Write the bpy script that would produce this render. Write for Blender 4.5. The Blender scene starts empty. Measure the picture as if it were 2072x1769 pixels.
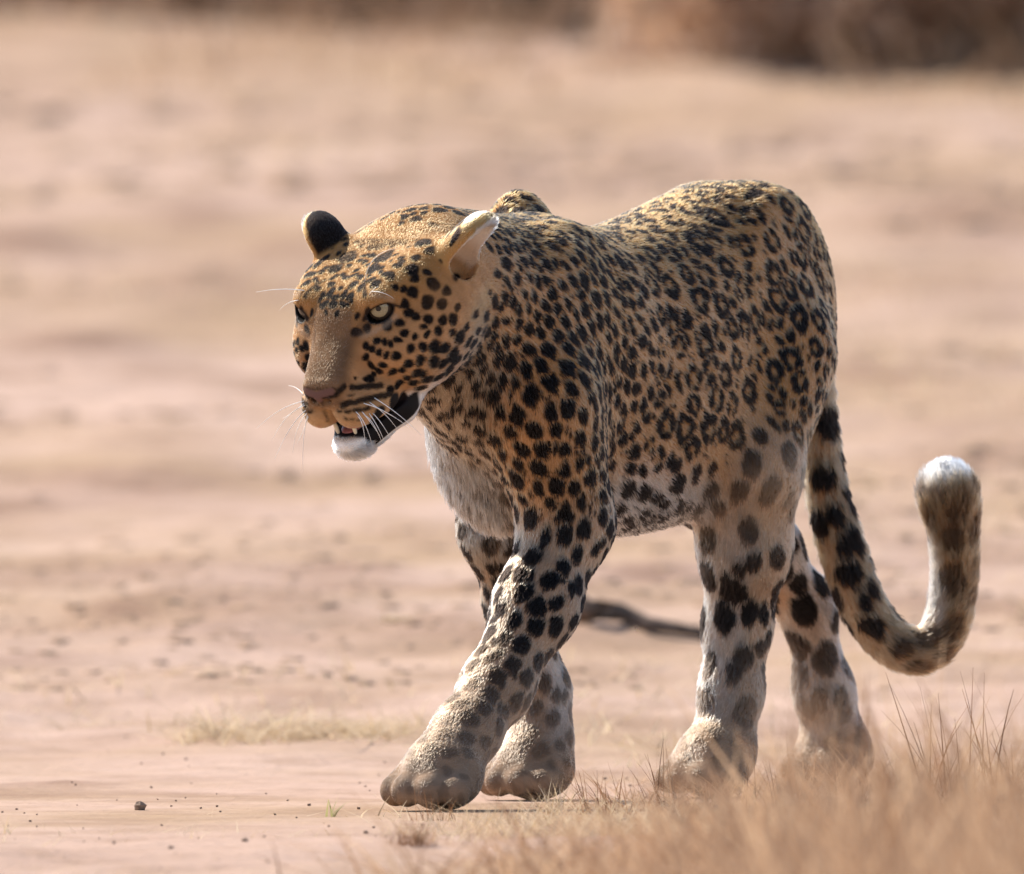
import bpy, math, random
import numpy as np
from mathutils import Vector, Matrix
R = math.radians
rng = np.random.default_rng(7)
random.seed(7)
scene = bpy.context.scene

# ------------------------------------------------------------------ camera
PX = 0.00053            # metres per display pixel (2072 wide) at the subject
DIST = 30.0             # metres from lens to subject
PITCH = R(0.8)
CAM = np.array([0.0, -DIST*math.cos(PITCH), 0.811])
FWD = np.array([0.0, math.cos(PITCH), -math.sin(PITCH)])
UP = np.array([0.0, math.sin(PITCH), math.cos(PITCH)])
cam_d = bpy.data.cameras.new('camera')
cam = bpy.data.objects.new('camera', cam_d)
scene.collection.objects.link(cam)
cam.location = CAM
cam.rotation_euler = (R(90) - PITCH, 0, 0)
cam_d.sensor_width = 36.0
cam_d.lens = 36.0*DIST/(2072*PX)
cam_d.clip_start = 0.5
cam_d.clip_end = 3000
cam_d.dof.use_dof = True
cam_d.dof.focus_distance = DIST - 0.22
cam_d.dof.aperture_fstop = 10.5
scene.camera = cam

# ------------------------------------------------------------------ light
SUN_AZ, SUN_EL = R(-46), R(44)      # azimuth from +Y (away from lens) towards -X
sun_dir = Vector((math.sin(SUN_AZ)*math.cos(SUN_EL), math.cos(SUN_AZ)*math.cos(SUN_EL), math.sin(SUN_EL)))
world = bpy.data.worlds.new('World')
scene.world = world
world.use_nodes = True
wn = world.node_tree
sky = wn.nodes.new('ShaderNodeTexSky')
sky.sky_type = 'NISHITA'
sky.sun_disc = False
sky.sun_elevation = SUN_EL
sky.sun_rotation = SUN_AZ
sky.altitude = 1500
sky.air_density = 1.0
sky.dust_density = 2.0
bg = wn.nodes['Background']
bg.inputs['Strength'].default_value = 0.15
wn.links.new(sky.outputs[0], bg.inputs[0])
sun_d = bpy.data.lights.new('sun', 'SUN')
sun_d.energy = 4.8
sun_d.angle = R(0.5)
sun_d.color = (1.0, 0.94, 0.84)
sun = bpy.data.objects.new('sun', sun_d)
scene.collection.objects.link(sun)
sun.rotation_euler = sun_dir.to_track_quat('Z', 'Y').to_euler()
sun.location = (-6, 6, 8)

vs = scene.view_settings
vs.view_transform = 'Standard'
vs.look = 'None'
vs.exposure = 0.72
vs.gamma = 1.0
vs.use_curve_mapping = False
scene.render.engine = 'CYCLES'
scene.cycles.use_denoising = True
scene.cycles.max_bounces = 6
scene.cycles.diffuse_bounces = 4
scene.cycles.glossy_bounces = 2
scene.cycles.transmission_bounces = 4
scene.cycles.transparent_max_bounces = 4
scene.cycles.caustics_reflective = False
scene.cycles.caustics_refractive = False
scene.cycles_curves.shape = 'RIBBONS'
scene.cycles_curves.subdivisions = 2

# ------------------------------------------------------------------ helpers
COL = scene.collection
def link(o, parent=None):
    COL.objects.link(o)
    if parent is not None:
        o.parent = parent
    return o
def tag(o, label=None, cat=None, group=None, kind=None):
    if label: o['label'] = label
    if cat: o['category'] = cat
    if group: o['group'] = group
    if kind: o['kind'] = kind
    return o
def mesh_obj(name, verts, faces, mat=None, parent=None, smooth=True):
    me = bpy.data.meshes.new(name)
    me.from_pydata([tuple(v) for v in verts], [], [tuple(f) for f in faces])
    if smooth:
        me.polygons.foreach_set('use_smooth', [True]*len(me.polygons))
    if mat: me.materials.append(mat)
    me.update()
    return link(bpy.data.objects.new(name, me), parent)
def mesh_np(name, V, Q, mat=None, parent=None, smooth=True):
    me = bpy.data.meshes.new(name)
    k = Q.shape[1]
    me.vertices.add(len(V)); me.vertices.foreach_set('co', np.ascontiguousarray(V, dtype=np.float32).ravel())
    me.loops.add(Q.size); me.loops.foreach_set('vertex_index', np.ascontiguousarray(Q, dtype=np.int32).ravel())
    me.polygons.add(len(Q))
    me.polygons.foreach_set('loop_start', np.arange(0, Q.size, k, dtype=np.int32))
    me.polygons.foreach_set('use_smooth', np.full(len(Q), smooth))
    if mat: me.materials.append(mat)
    me.update(calc_edges=True); me.validate()
    return link(bpy.data.objects.new(name, me), parent)
def ray(u, v):
    d = FWD*DIST + np.array([(u-1036)*PX, 0, 0]) + UP*((884.5-v)*PX)
    return d/d[1]
def at(u, v, y):
    """the point at depth y that is seen at (u, v)"""
    d = ray(u, v)
    return CAM + d*(y - CAM[1])
def on_ground(u, v):
    d = ray(u, v)
    return CAM + d*(-CAM[2]/d[2])
def unit(v):
    v = np.asarray(v, float)
    return v/np.linalg.norm(v)

# procedural material
def mat_simple(name, col, rough=0.7, spec=0.3, noise=None):
    m = bpy.data.materials.new(name); m.use_nodes = True
    nt = m.node_tree; b = nt.nodes['Principled BSDF']
    b.inputs['Base Color'].default_value = (*col, 1)
    b.inputs['Roughness'].default_value = rough
    b.inputs['Specular IOR Level'].default_value = spec
    if noise:
        scale, amt = noise
        tc = nt.nodes.new('ShaderNodeTexCoord'); n = nt.nodes.new('ShaderNodeTexNoise')
        n.inputs['Scale'].default_value = scale; n.inputs['Detail'].default_value = 4
        nt.links.new(tc.outputs['Object'], n.inputs['Vector'])
        r = nt.nodes.new('ShaderNodeValToRGB')
        r.color_ramp.elements[0].position = .3; r.color_ramp.elements[1].position = .7
        r.color_ramp.elements[0].color = (*[c*(1-amt) for c in col], 1)
        r.color_ramp.elements[1].color = (*[min(1, c*(1+amt)) for c in col], 1)
        nt.links.new(n.outputs['Fac'], r.inputs[0]); nt.links.new(r.outputs[0], b.inputs['Base Color'])
    return m

FUR = True
#@GROUND
def nsin(x, y, f, seed, n=7):
    r = np.random.default_rng(seed); o = 0*x+0*y
    for _ in range(n):
        a = r.uniform(0, 6.28); k = f*r.uniform(.55, 1.8)
        o = o + np.sin(k*(x*math.cos(a)+y*math.sin(a))+r.uniform(0, 6.28))
    return o/math.sqrt(n/2)
def flat_hit(u, v):
    d = ray(u, v); return CAM + d*(-CAM[2]/d[2])
BUMPS = []
def rise(y):
    t = np.maximum(y-.9, 0)
    t = np.minimum(t, 70)
    return .038*(np.sqrt(t*t+1.0)-1.0)
def terrain(x, y):
    x = np.asarray(x, float); y = np.asarray(y, float)
    z = rise(y)
    calm = np.clip((np.abs(y+.05)-.75)/1.4, 0, 1)
    z = z + calm*(.005*nsin(x, y, 5.5, 41) + .008*nsin(x, y, 1.6, 42)*np.clip(y/4, 0, 1) + .004*nsin(x, y, 17, 43))
    for bx, by, rx, ry, hh_ in BUMPS:
        z = z + hh_*np.exp(-((x-bx)/rx)**2-((y-by)/ry)**2)
    return z
def ground_hit(u, v):
    d = ray(u, v); y = 0.0
    lo, hi = -8.0, 90.0
    for y in np.arange(-8, 90, .05):
        p = CAM + d*(y-CAM[1])
        if p[2] <= terrain(p[0], p[1]): return p
    return CAM + d*(60-CAM[1])
for u, v, ru, dep, hh_ in [(40, 1040, 90, .18, .012), (730, 1165, 80, .16, .012), (520, 1235, 190, .25, .012), (1340, 1165, 160, .2, .012), (120, 1590, 80, .10, .006), (60, 1345, 120, .14, .010), (260, 1225, 120, .15, .008),
                        (30, 500, 120, .7, .02), (450, 590, 160, .6, .018), (960, 350, 120, .9, .02), (1300, 350, 160, .9, .02), (1900, 600, 200, .7, .02), (1800, 770, 160, .5, .014), (2000, 950, 150, .4, .014), (300, 980, 200, .3, .016), (150, 690, 160, .5, .014), (400, 450, 120, .6, .014), (1950, 420, 180, .8, .02)]:
    p = ground_hit(u, v)
    sc = (p[1]-CAM[1])/DIST
    BUMPS.append((p[0], p[1], ru*PX*sc, dep, hh_))
def grid_axis(a, b, step, far0, far1, g):
    core = list(np.arange(a, b+step/2, step)); st = step
    while core[-1] < far1:
        st *= g; core.append(core[-1]+st)
    st = step
    while core[0] > far0:
        st *= g; core.insert(0, core[0]-st)
    return np.array(core)
tx = grid_axis(-2.2, 2.2, .045, -500, 500, 1.22)
ty = grid_axis(-7, 28, .05, -60, 1400, 1.16)
TX, TY = np.meshgrid(tx, ty)
TZ = terrain(TX, TY)
gi = np.arange(TX.size).reshape(TX.shape)
GQ = np.stack([gi[:-1, :-1], gi[:-1, 1:], gi[1:, 1:], gi[1:, :-1]], -1).reshape(-1, 4)
def ground_material():
    m = bpy.data.materials.new('ground_sand'); m.use_nodes = True
    nt = m.node_tree; N = nt.nodes; Lk = nt.links; b = N['Principled BSDF']
    b.inputs['Roughness'].default_value = .95; b.inputs['Specular IOR Level'].default_value = .1
    tc = N.new('ShaderNodeTexCoord')
    def noise(scale, detail, rough=.55, sy=1.0):
        mp = N.new('ShaderNodeMapping'); mp.inputs['Scale'].default_value = (scale, scale*sy, scale)
        Lk.new(tc.outputs['Object'], mp.inputs['Vector'])
        n = N.new('ShaderNodeTexNoise'); n.inputs['Scale'].default_value = 1; n.inputs['Detail'].default_value = detail; n.inputs['Roughness'].default_value = rough
        Lk.new(mp.outputs[0], n.inputs['Vector']); return n
    def ramp(n, p0, p1, c0, c1):
        r = N.new('ShaderNodeValToRGB'); r.color_ramp.elements[0].position = p0; r.color_ramp.elements[1].position = p1
        r.color_ramp.elements[0].color = (*c0, 1); r.color_ramp.elements[1].color = (*c1, 1); Lk.new(n.outputs['Fac'], r.inputs[0]); return r
    def mixc(f, a, c):
        mx = N.new('ShaderNodeMix'); mx.data_type = 'RGBA'; Lk.new(f, mx.inputs[0]); Lk.new(a, mx.inputs[6])
        if isinstance(c, tuple): mx.inputs[7].default_value = (*c, 1)
        else: Lk.new(c, mx.inputs[7])
        return mx.outputs[2]
    base = ramp(noise(1.1, 5), .3, .7, (.415, .272, .200), (.55, .382, .296))
    litter = ramp(noise(.8, 6, .62, 1.0), .44, .60, (0, 0, 0), (.8, .8, .8))
    c = mixc(litter.outputs[0], base.outputs[0], (.37, .24, .135))
    dark = ramp(noise(1.5, 8, .68, .8), .49, .66, (0, 0, 0), (.85, .85, .85))
    c = mixc(dark.outputs[0], c, (.25, .148, .095))
    streak = ramp(noise(7, 7, .66, 1.0), .50, .66, (0, 0, 0), (.6, .6, .6))
    c = mixc(streak.outputs[0], c, (.31, .195, .125))
    fine = ramp(noise(38, 6, .7), .60, .72, (0, 0, 0), (.6, .6, .6))
    c = mixc(fine.outputs[0], c, (.25, .165, .11))
    pa = N.new('ShaderNodeAttribute'); pa.attribute_name = 'patch'
    pn = N.new('ShaderNodeMath'); pn.operation = 'MULTIPLY'; Lk.new(pa.outputs['Fac'], pn.inputs[0])
    pr = ramp(noise(9, 6, .7), .35, .6, (.15, .15, .15), (1, 1, 1)); Lk.new(pr.outputs[0], pn.inputs[1])
    c = mixc(pn.outputs[0], c, (.22, .125, .082))
    Lk.new(c, b.inputs['Base Color'])
    bm = N.new('ShaderNodeBump'); bm.inputs['Strength'].default_value = .6; bm.inputs['Distance'].default_value = .02
    Lk.new(noise(22, 8, .65).outputs['Fac'], bm.inputs['Height']); Lk.new(bm.outputs[0], b.inputs['Normal'])
    return m
g = mesh_np('ground', np.stack([TX, TY, TZ], -1).reshape(-1, 3), GQ, ground_material())
pt_ = np.zeros(TX.size)
for bx, by, rx, ry, hh_ in BUMPS: pt_ += np.exp(-((TX.ravel()-bx)/(rx*1.1))**2-((TY.ravel()-by)/(ry*1.2))**2)
ga = g.data.attributes.new('patch', 'FLOAT', 'POINT'); ga.data.foreach_set('value', np.clip(pt_, 0, 1).astype(np.float32)*.8)
tag(g, kind='structure')
#@ENDGROUND

# ------------------------------------------------------------------ leopard: body frame
TH = R(60)
CT, ST = math.cos(TH), math.sin(TH)
BACKW = np.array([CT, ST, 0.0])         # from head to tail
LEFT = np.array([ST, -CT, 0.0])         # the animal's left, the side towards the lens
X0 = (1090-1036)*PX
def bp(u, v, l):
    """body point seen at (u, v), l metres to the left of the animal's midline"""
    y = 0.0
    for _ in range(8):
        p = at(u, v, y)
        s = (p[0] - X0 - l*LEFT[0])/CT
        y = s*ST + l*LEFT[1]
    return at(u, v, y)
# head frame
PSI, DEL = R(38), R(33)
HF = np.array([-math.sin(PSI)*math.cos(DEL), -math.cos(PSI)*math.cos(DEL), -math.sin(DEL)])
HU = np.array([-math.sin(PSI)*math.sin(DEL), -math.cos(PSI)*math.sin(DEL), math.cos(DEL)])
HL = np.array([math.cos(PSI), -math.sin(PSI), 0.0])
HO = at(694, 632, -0.36)
HM = np.stack([HF, HL, HU])             # rows
def hp(f, l, u):
    return HO + f*HF + l*HL + u*HU
def hdir(f, l, u):
    return unit(f*HF + l*HL + u*HU)

# ------------------------------------------------------------------ signed distance modelling
XMIN, XMAX = -0.26, 0.52
def axis(lo, hi, a, b, fine, coarse):
    n1 = max(1, int(round((a-lo)/coarse))); n2 = int(round((b-a)/fine)); n3 = max(1, int(round((hi-b)/coarse)))
    return np.concatenate([np.linspace(lo, a, n1, endpoint=False), np.linspace(a, b, n2, endpoint=False), np.linspace(b, hi, n3+1)]).astype(np.float32)
FINE, COARSE = 0.0018, 0.0042
hx = at(590, 632, -.36)[0]-.01
gx = axis(-.26, .56, at(580, 600, -.36)[0], at(1020, 600, -.3)[0], FINE, COARSE)
gy = axis(-.56, .92, -.47, -.20, FINE, COARSE)
gz = axis(-.03, .74, at(700, 930, -.36)[2], at(700, 400, -.36)[2], FINE, COARSE)
D = np.full((len(gx), len(gy), len(gz)), 0.25, np.float32)

prims = []     # (kind, data, region, flow)
def box_slices(lo, hi):
    i0, i1 = np.searchsorted(gx, [lo[0], hi[0]]); j0, j1 = np.searchsorted(gy, [lo[1], hi[1]]); k0, k1 = np.searchsorted(gz, [lo[2], hi[2]])
    return slice(max(i0-1, 0), i1+1), slice(max(j0-1, 0), j1+1), slice(max(k0-1, 0), k1+1)
def smin(a, b, k):
    h = np.maximum(k-np.abs(a-b), 0)/k
    return np.minimum(a, b) - h*h*k*.25
def eval_prim(p, X, Y, Z):
    kind, d = p['kind'], p
    if kind == 'cone':
        a, b, r1, r2 = d['a'], d['b'], d['r1'], d['r2']
        px, py, pz = X-a[0], Y-a[1], Z-a[2]
        ba = b-a; L2 = float(ba@ba)+1e-12
        t = np.clip((px*ba[0]+py*ba[1]+pz*ba[2])/L2, 0, 1)
        qx, qy, qz = px-t*ba[0], py-t*ba[1], pz-t*ba[2]
        if d.get('sq') is not None:
            n, f = d['sq']
            w = (qx*n[0]+qy*n[1]+qz*n[2])*(f-1)
            qx, qy, qz = qx+w*n[0], qy+w*n[1], qz+w*n[2]
        return np.sqrt(qx*qx+qy*qy+qz*qz) - (r1+(r2-r1)*t)
    if kind == 'ell':
        c, M, r = d['c'], d['M'], d['r']
        px, py, pz = X-c[0], Y-c[1], Z-c[2]
        q = [px*M[i][0]+py*M[i][1]+pz*M[i][2] for i in range(3)]
        k0 = np.sqrt(sum((q[i]/r[i])**2 for i in range(3)))
        k1 = np.sqrt(sum((q[i]/(r[i]*r[i]))**2 for i in range(3)))+1e-9
        return k0*(k0-1)/k1
    if kind == 'loft':
        s = (X-X0)*BACKW[0] + Y*BACKW[1]
        l = (X-X0)*LEFT[0] + Y*LEFT[1]
        s = s+0*Z; l = l+0*Z
        zc = np.interp(s, d['s'], d['zc']).astype(np.float32); h = np.interp(s, d['s'], d['h']).astype(np.float32); w = np.interp(s, d['s'], d['w']).astype(np.float32)
        q = (np.abs(l/w)**2.25 + np.abs((Z-zc)/h)**2.25)**(1/2.25)
        dd = (q-1)*np.minimum(w, h)
        over = np.maximum(np.maximum(d['s'][0]-s, s-d['s'][-1]), 0)
        return np.maximum(dd, 0)*.999 + np.minimum(dd, 0) + over
def bounds(p):
    if p['kind'] == 'cone':
        r = max(p['r1'], p['r2'])
        return np.minimum(p['a'], p['b'])-r, np.maximum(p['a'], p['b'])+r
    if p['kind'] == 'ell':
        m = max(p['r']); return p['c']-m, p['c']+m
    return np.array([gx[0], gy[0], gz[0]]), np.array([gx[-1], gy[-1], gz[-1]])
def apply(p, k, sub=False):
    lo, hi = bounds(p); m = k+.02
    I, J, K = box_slices(lo-m, hi+m)
    X, Y, Z = gx[I][:, None, None], gy[J][None, :, None], gz[K][None, None, :]
    d = eval_prim(p, X, Y, Z).astype(np.float32)
    if sub:
        D[I, J, K] = -smin(-D[I, J, K], d, k)
    else:
        D[I, J, K] = smin(D[I, J, K], d, k)
    if not sub: prims.append(p)
def cone(a, b, r1, r2, k=.03, reg='torso', flow=None, sq=None, sub=False):
    a, b = np.asarray(a, float), np.asarray(b, float)
    apply(dict(kind='cone', a=a, b=b, r1=r1, r2=r2, reg=reg, flow=unit(b-a) if flow is None else unit(flow), sq=sq), k, sub)
def ell(c, r, M, k=.03, reg='torso', flow=(0, 0, -1), sub=False):
    apply(dict(kind='ell', c=np.asarray(c, float), r=np.asarray(r, float), M=np.asarray(M, float), reg=reg, flow=unit(flow)), k, sub)
BM = np.stack([BACKW, LEFT, [0, 0, 1]])
BODYFLOW = BACKW*.8 + np.array([0, 0, -.55])

#@LEOPARD_GEO
# torso: cross-sections (u of the midline, v top, v bottom, half width)
stations = [(985, 700, 830, .02), (1002, 640, 905, .055), (1025, 560, 970, .078), (1060, 490, 1025, .094), (1100, 466, 1055, .101), (1160, 464, 1072, .110),
            (1240, 458, 1078, .117), (1320, 424, 1062, .112), (1390, 385, 1025, .100), (1450, 364, 955, .090), (1510, 380, 900, .084), (1560, 425, 820, .072), (1595, 500, 760, .05), (1612, 580, 690, .02)]
ss, zz, hh, ww = [], [], [], []
for u, vt, vb, w in stations:
    t, b = bp(u, vt, 0), bp(u, vb, 0)
    ss.append((t[0]-X0)/CT); zz.append((t[2]+b[2])/2); hh.append((t[2]-b[2])/2); ww.append(w)
def smooth_tab(s, v, n=160):
    x = np.linspace(s[0], s[-1], n); y = np.interp(x, s, v)
    for _ in range(40):
        y[1:-1] = .25*y[:-2]+.5*y[1:-1]+.25*y[2:]
    return x, y
sx, zz = smooth_tab(ss, zz); _, hh = smooth_tab(ss, hh); _, ww = smooth_tab(ss, ww)
apply(dict(kind='loft', s=sx, zc=zz, h=hh, w=ww, reg='torso', flow=unit(BODYFLOW)), .03)
# neck
NF = BACKW*.75 + np.array([0, 0, -.5])
cone(hp(-.14, 0, -.055), bp(1085, 690, 0), .082, .112, .05, 'neck', NF)
cone(hp(-.13, 0, -.050), bp(1060, 565, 0), .062, .060, .04, 'neck', NF)
cone(hp(-.095, 0, -.088), bp(1055, 850, 0), .052, .078, .04, 'throat', (0, .3, -1))
# shoulder blades, chest
ell(bp(1050, 472, -.043), (.050, .027, .046), BM, .025, 'torso', BODYFLOW)
ell(bp(1135, 555, .058), (.065, .022, .052), BM, .03, 'torso', BODYFLOW)
ell(bp(1135, 740, .08), (.075, .034, .125), BM, .04, 'shoulder', BODYFLOW*.6+np.array([0, 0, -.7]))
ell(bp(1030, 900, -.01), (.04, .076, .085), BM, .05, 'throat', (0, .2, -1))
def leg(pts, reg, k=.035):
    for i in range(len(pts)-1):
        (u0, v0, l0, r0), (u1, v1, l1, r1) = pts[i], pts[i+1]
        cone(bp(u0, v0, l0), bp(u1, v1, l1), r0*PX, r1*PX, k, reg)
# near foreleg (reaching forward) and far foreleg (behind it)
leg([(1100, 820, .085, 110), (1148, 1060, .082, 84)], 'shoulder', .045)
leg([(1148, 1060, .082, 82), (1085, 1225, .075, 76), (1005, 1390, .068, 61), (945, 1480, .066, 62)], 'fore', .03)
leg([(1010, 860, -.075, 95), (1005, 1075, -.075, 66)], 'fore', .045)
leg([(1005, 1075, -.075, 64), (1050, 1230, -.068, 58), (1095, 1400, -.06, 48), (1095, 1490, -.055, 56)], 'fore', .03)
# hind legs
ell(bp(1570, 665, .062), (.095, .032, .145), BM, .045, 'thigh', BODYFLOW*.5+np.array([0, 0, -.8]))
leg([(1575, 720, .072, 108), (1520, 955, .092, 92)], 'thigh', .05)
leg([(1520, 955, .092, 92), (1508, 1110, .078, 84), (1492, 1270, .062, 59), (1480, 1400, .06, 54), (1462, 1510, .058, 58)], 'hind', .03)
ell(bp(1390, 660, -.06), (.10, .036, .14), BM, .045, 'thigh', BODYFLOW*.5+np.array([0, 0, -.8]))
leg([(1420, 720, -.075, 115), (1420, 960, -.085, 88)], 'thigh', .05)
leg([(1420, 960, -.085, 86), (1540, 1110, -.07, 70), (1632, 1225, -.055, 50), (1668, 1400, -.05, 51), (1692, 1530, -.045, 55)], 'hind', .03)
# paws
def paw(u, v, l, sc, ang=0.0, zoff=0.0, reg='paw'):
    c = bp(u, v, l); c[2] = .028*sc + zoff
    ca, sa = math.cos(ang), math.sin(ang)
    f = -BACKW*ca + LEFT*sa; s = LEFT*ca + BACKW*sa
    M = np.stack([f, s, [0, 0, 1]])
    P = lambda a, b, z: c + (f*a + s*b)*sc + np.array([0, 0, z*sc])
    ell(P(-.004, 0, .006), (.050*sc, .040*sc, .034*sc), M, .02, reg, f)
    for b, a in ((-.034, .026), (-.0125, .042), (.0125, .042), (.034, .026)):
        cone(P(a-.022, b*.85, .012), P(a+.008, b*1.08, -.006), .0180*sc, .0172*sc, .008, reg, f)
    return c
c = paw(893, 1590, .066, .99); cone(bp(945, 1480, .066), c+np.array([0, 0, .022]), 62*PX, .034, .02, 'fore')
c = paw(1082, 1600, -.055, .94, -.1); cone(bp(1095, 1490, -.055), c+np.array([0, 0, .022]), 56*PX, .034, .02, 'fore')
c = paw(1440, 1590, .058, .94); cone(bp(1462, 1510, .058), c+np.array([0, 0, .02]), 60*PX, .034, .02, 'hind')
c = paw(1690, 1590, -.045, .93); cone(bp(1692, 1530, -.045), c+np.array([0, 0, .02]), 58*PX, .034, .02, 'hind')
# tail
tail = [(1600, 560, .44, 40), (1634, 680, .50, 35), (1650, 790, .52, 34), (1659, 890, .53, 36), (1675, 1000, .54, 39), (1704, 1110, .55, 43), (1744, 1220, .56, 43), (1796, 1291, .57, 43),
        (1862, 1316, .58, 43), (1910, 1270, .585, 43), (1930, 1180, .585, 43), (1930, 1090, .58, 46), (1921, 1015, .575, 56), (1917, 995, .573, 50)]
tail_pts = np.array([list(at(u, v, y))+[r*PX] for u, v, y, r in tail])
def catmull(P, n):
    out = []
    for i in range(len(P)-1):
        p0, p1, p2, p3 = P[max(i-1, 0)], P[i], P[i+1], P[min(i+2, len(P)-1)]
        for t in np.arange(n)/n:
            out.append(.5*((2*p1)+(p2-p0)*t+(2*p0-5*p1+4*p2-p3)*t*t+(3*p1-p0-3*p2+p3)*t**3))
    return np.array(out+[P[-1]])
tail_c = catmull(tail_pts, 3)
for i in range(len(tail_c)-1):
    cone(tail_c[i, :3], tail_c[i+1, :3], tail_c[i, 3], tail_c[i+1, 3], .04 if i < 2 else .003, 'tail')
# head
HB = -HF*.9 - HU*.1
def hell(f, l, u, r, k=.015, flow=None, M=HM, sub=False):
    for s in ((1, -1) if l else (1,)):
        ell(hp(f, l*s, u), r, M, k, 'head', HB if flow is None else flow(s), sub)
def hcone(a, b, r1, r2, k=.012, sub=False, sq=None):
    for s in ((1, -1) if (a[1] or b[1]) else (1,)):
        cone(hp(a[0], a[1]*s, a[2]), hp(b[0], b[1]*s, b[2]), r1, r2, k, 'head', HB, sq, sub)
back = lambda s: HB + HL*s*.35 - HU*.35
hell(-.088, 0, -.036, (.093, .088, .054), .025)
hell(-.088, .046, -.016, (.060, .040, .030), .035)
hell(-.048, .050, .006, (.036, .028, .022), .02)
hell(-.026, 0, -.012, (.052, .068, .036), .02)
hell(-.058, 0, -.008, (.055, .077, .028), .02)
hell(-.05, .054, -.062, (.07, .036, .052), .03, back)
hell(-.006, .046, -.042, (.042, .028, .032), .02, back)
hcone((-.02, .011, -.006), (.066, .0105, -.050), .0265, .0165, .014)
hell(.03, 0, -.062, (.05, .034, .028), .015)
hell(.057, .021, -.079, (.028, .0225, .0245), .008, back)
hell(.030, .033, -.079, (.036, .022, .026), .012, back)
hell(-.016, .043, .014, (.022, .021, .011), .014)
# nose pad
hell(.074, 0, -.0575, (.011, .0185, .0115), .006)
# lower jaw
hcone((.058, .008, -.124), (.006, .028, -.113), .0150, .0205, .012)
hcone((.006, .028, -.113), (-.045, .034, -.090), .0195, .026, .012)
hell(.060, 0, -.123, (.0165, .0175, .0125), .008)
# mouth opening
ell(hp(.045, 0, -.105), (.055, .035, .0065), HM, .004, 'head', HB, True)
hcone((.045, .02, -.106), (.014, .046, -.099), .007, .005, .004, True)
# philtrum, nostrils
ell(hp(.087, 0, -.083), (.012, .0012, .014), HM, .004, 'head', HB, True)
hcone((.086, .0075, -.0585), (.072, .0145, -.0560), .0042, .0028, .003, True)
# eyes
EYE_R = .0165
EYES = [hp(-.0095, s*.0460, .0015) for s in (1, -1)]
EYECUT = []
for s, e in zip((1, -1), EYES):
    gz_ = hdir(.86, .44*s, .10)
    ell(e, (EYE_R+.0022,)*3, HM, .010, 'head', HB)
    a1 = unit(np.cross(HU, gz_)); a2 = np.cross(gz_, a1)
    # almond cut, tilted down towards the nose
    tl = R(16)*s
    b1 = a1*math.cos(tl)+a2*math.sin(tl); b2 = -a1*math.sin(tl)+a2*math.cos(tl)
    Mx = np.stack([gz_, b1, b2])
    EYECUT.append(dict(kind='ell', c=e+gz_*.010-b2*.0012, r=np.array([.016, .0156, .0098]), M=Mx))
    apply(EYECUT[-1], .002, True)
    ell(e, (EYE_R+.0002,)*3, HM, .0015, 'head', HB, True)
# ears: a cup opening to the side
def ear(cf, cl, cu, t, n, r, thick, cutoff):
    t = unit(t); n = unit(np.asarray(n) - t*np.dot(n, t)); w = np.cross(t, n)
    c = hp(cf, cl, cu)
    tw, nw, w_ = t@HM, n@HM, w@HM
    M = np.stack([tw, w_, nw])
    ell(c, r, M, .008, 'ear', tw)
    cut = dict(kind='ell', c=c+nw*cutoff, r=np.array([r[0]-thick, r[1]-thick, r[2]]), M=M)
    apply(cut, .003, True)
    return c, tw, nw, cut, prims[-1]
cone(hp(-.100, .066, -.004), hp(-.112, .082, .003), .030, .020, .012, 'head', HB)
cone(hp(-.086, -.058, .002), hp(-.092, -.067, .012), .030, .024, .012, 'head', HB)
EAR_N = ear(-.114, .091, .009, (-.45, .72, .56), (.24, .64, -.70), (.047, .029, .020), .0035, .010)
EAR_F = ear(-.096, -.074, .031, (-.20, -.40, .86), (.22, -.9, -.15), (.029, .030, .018), .0040, .010)
#@ENDLEOPARD_GEO

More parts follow.
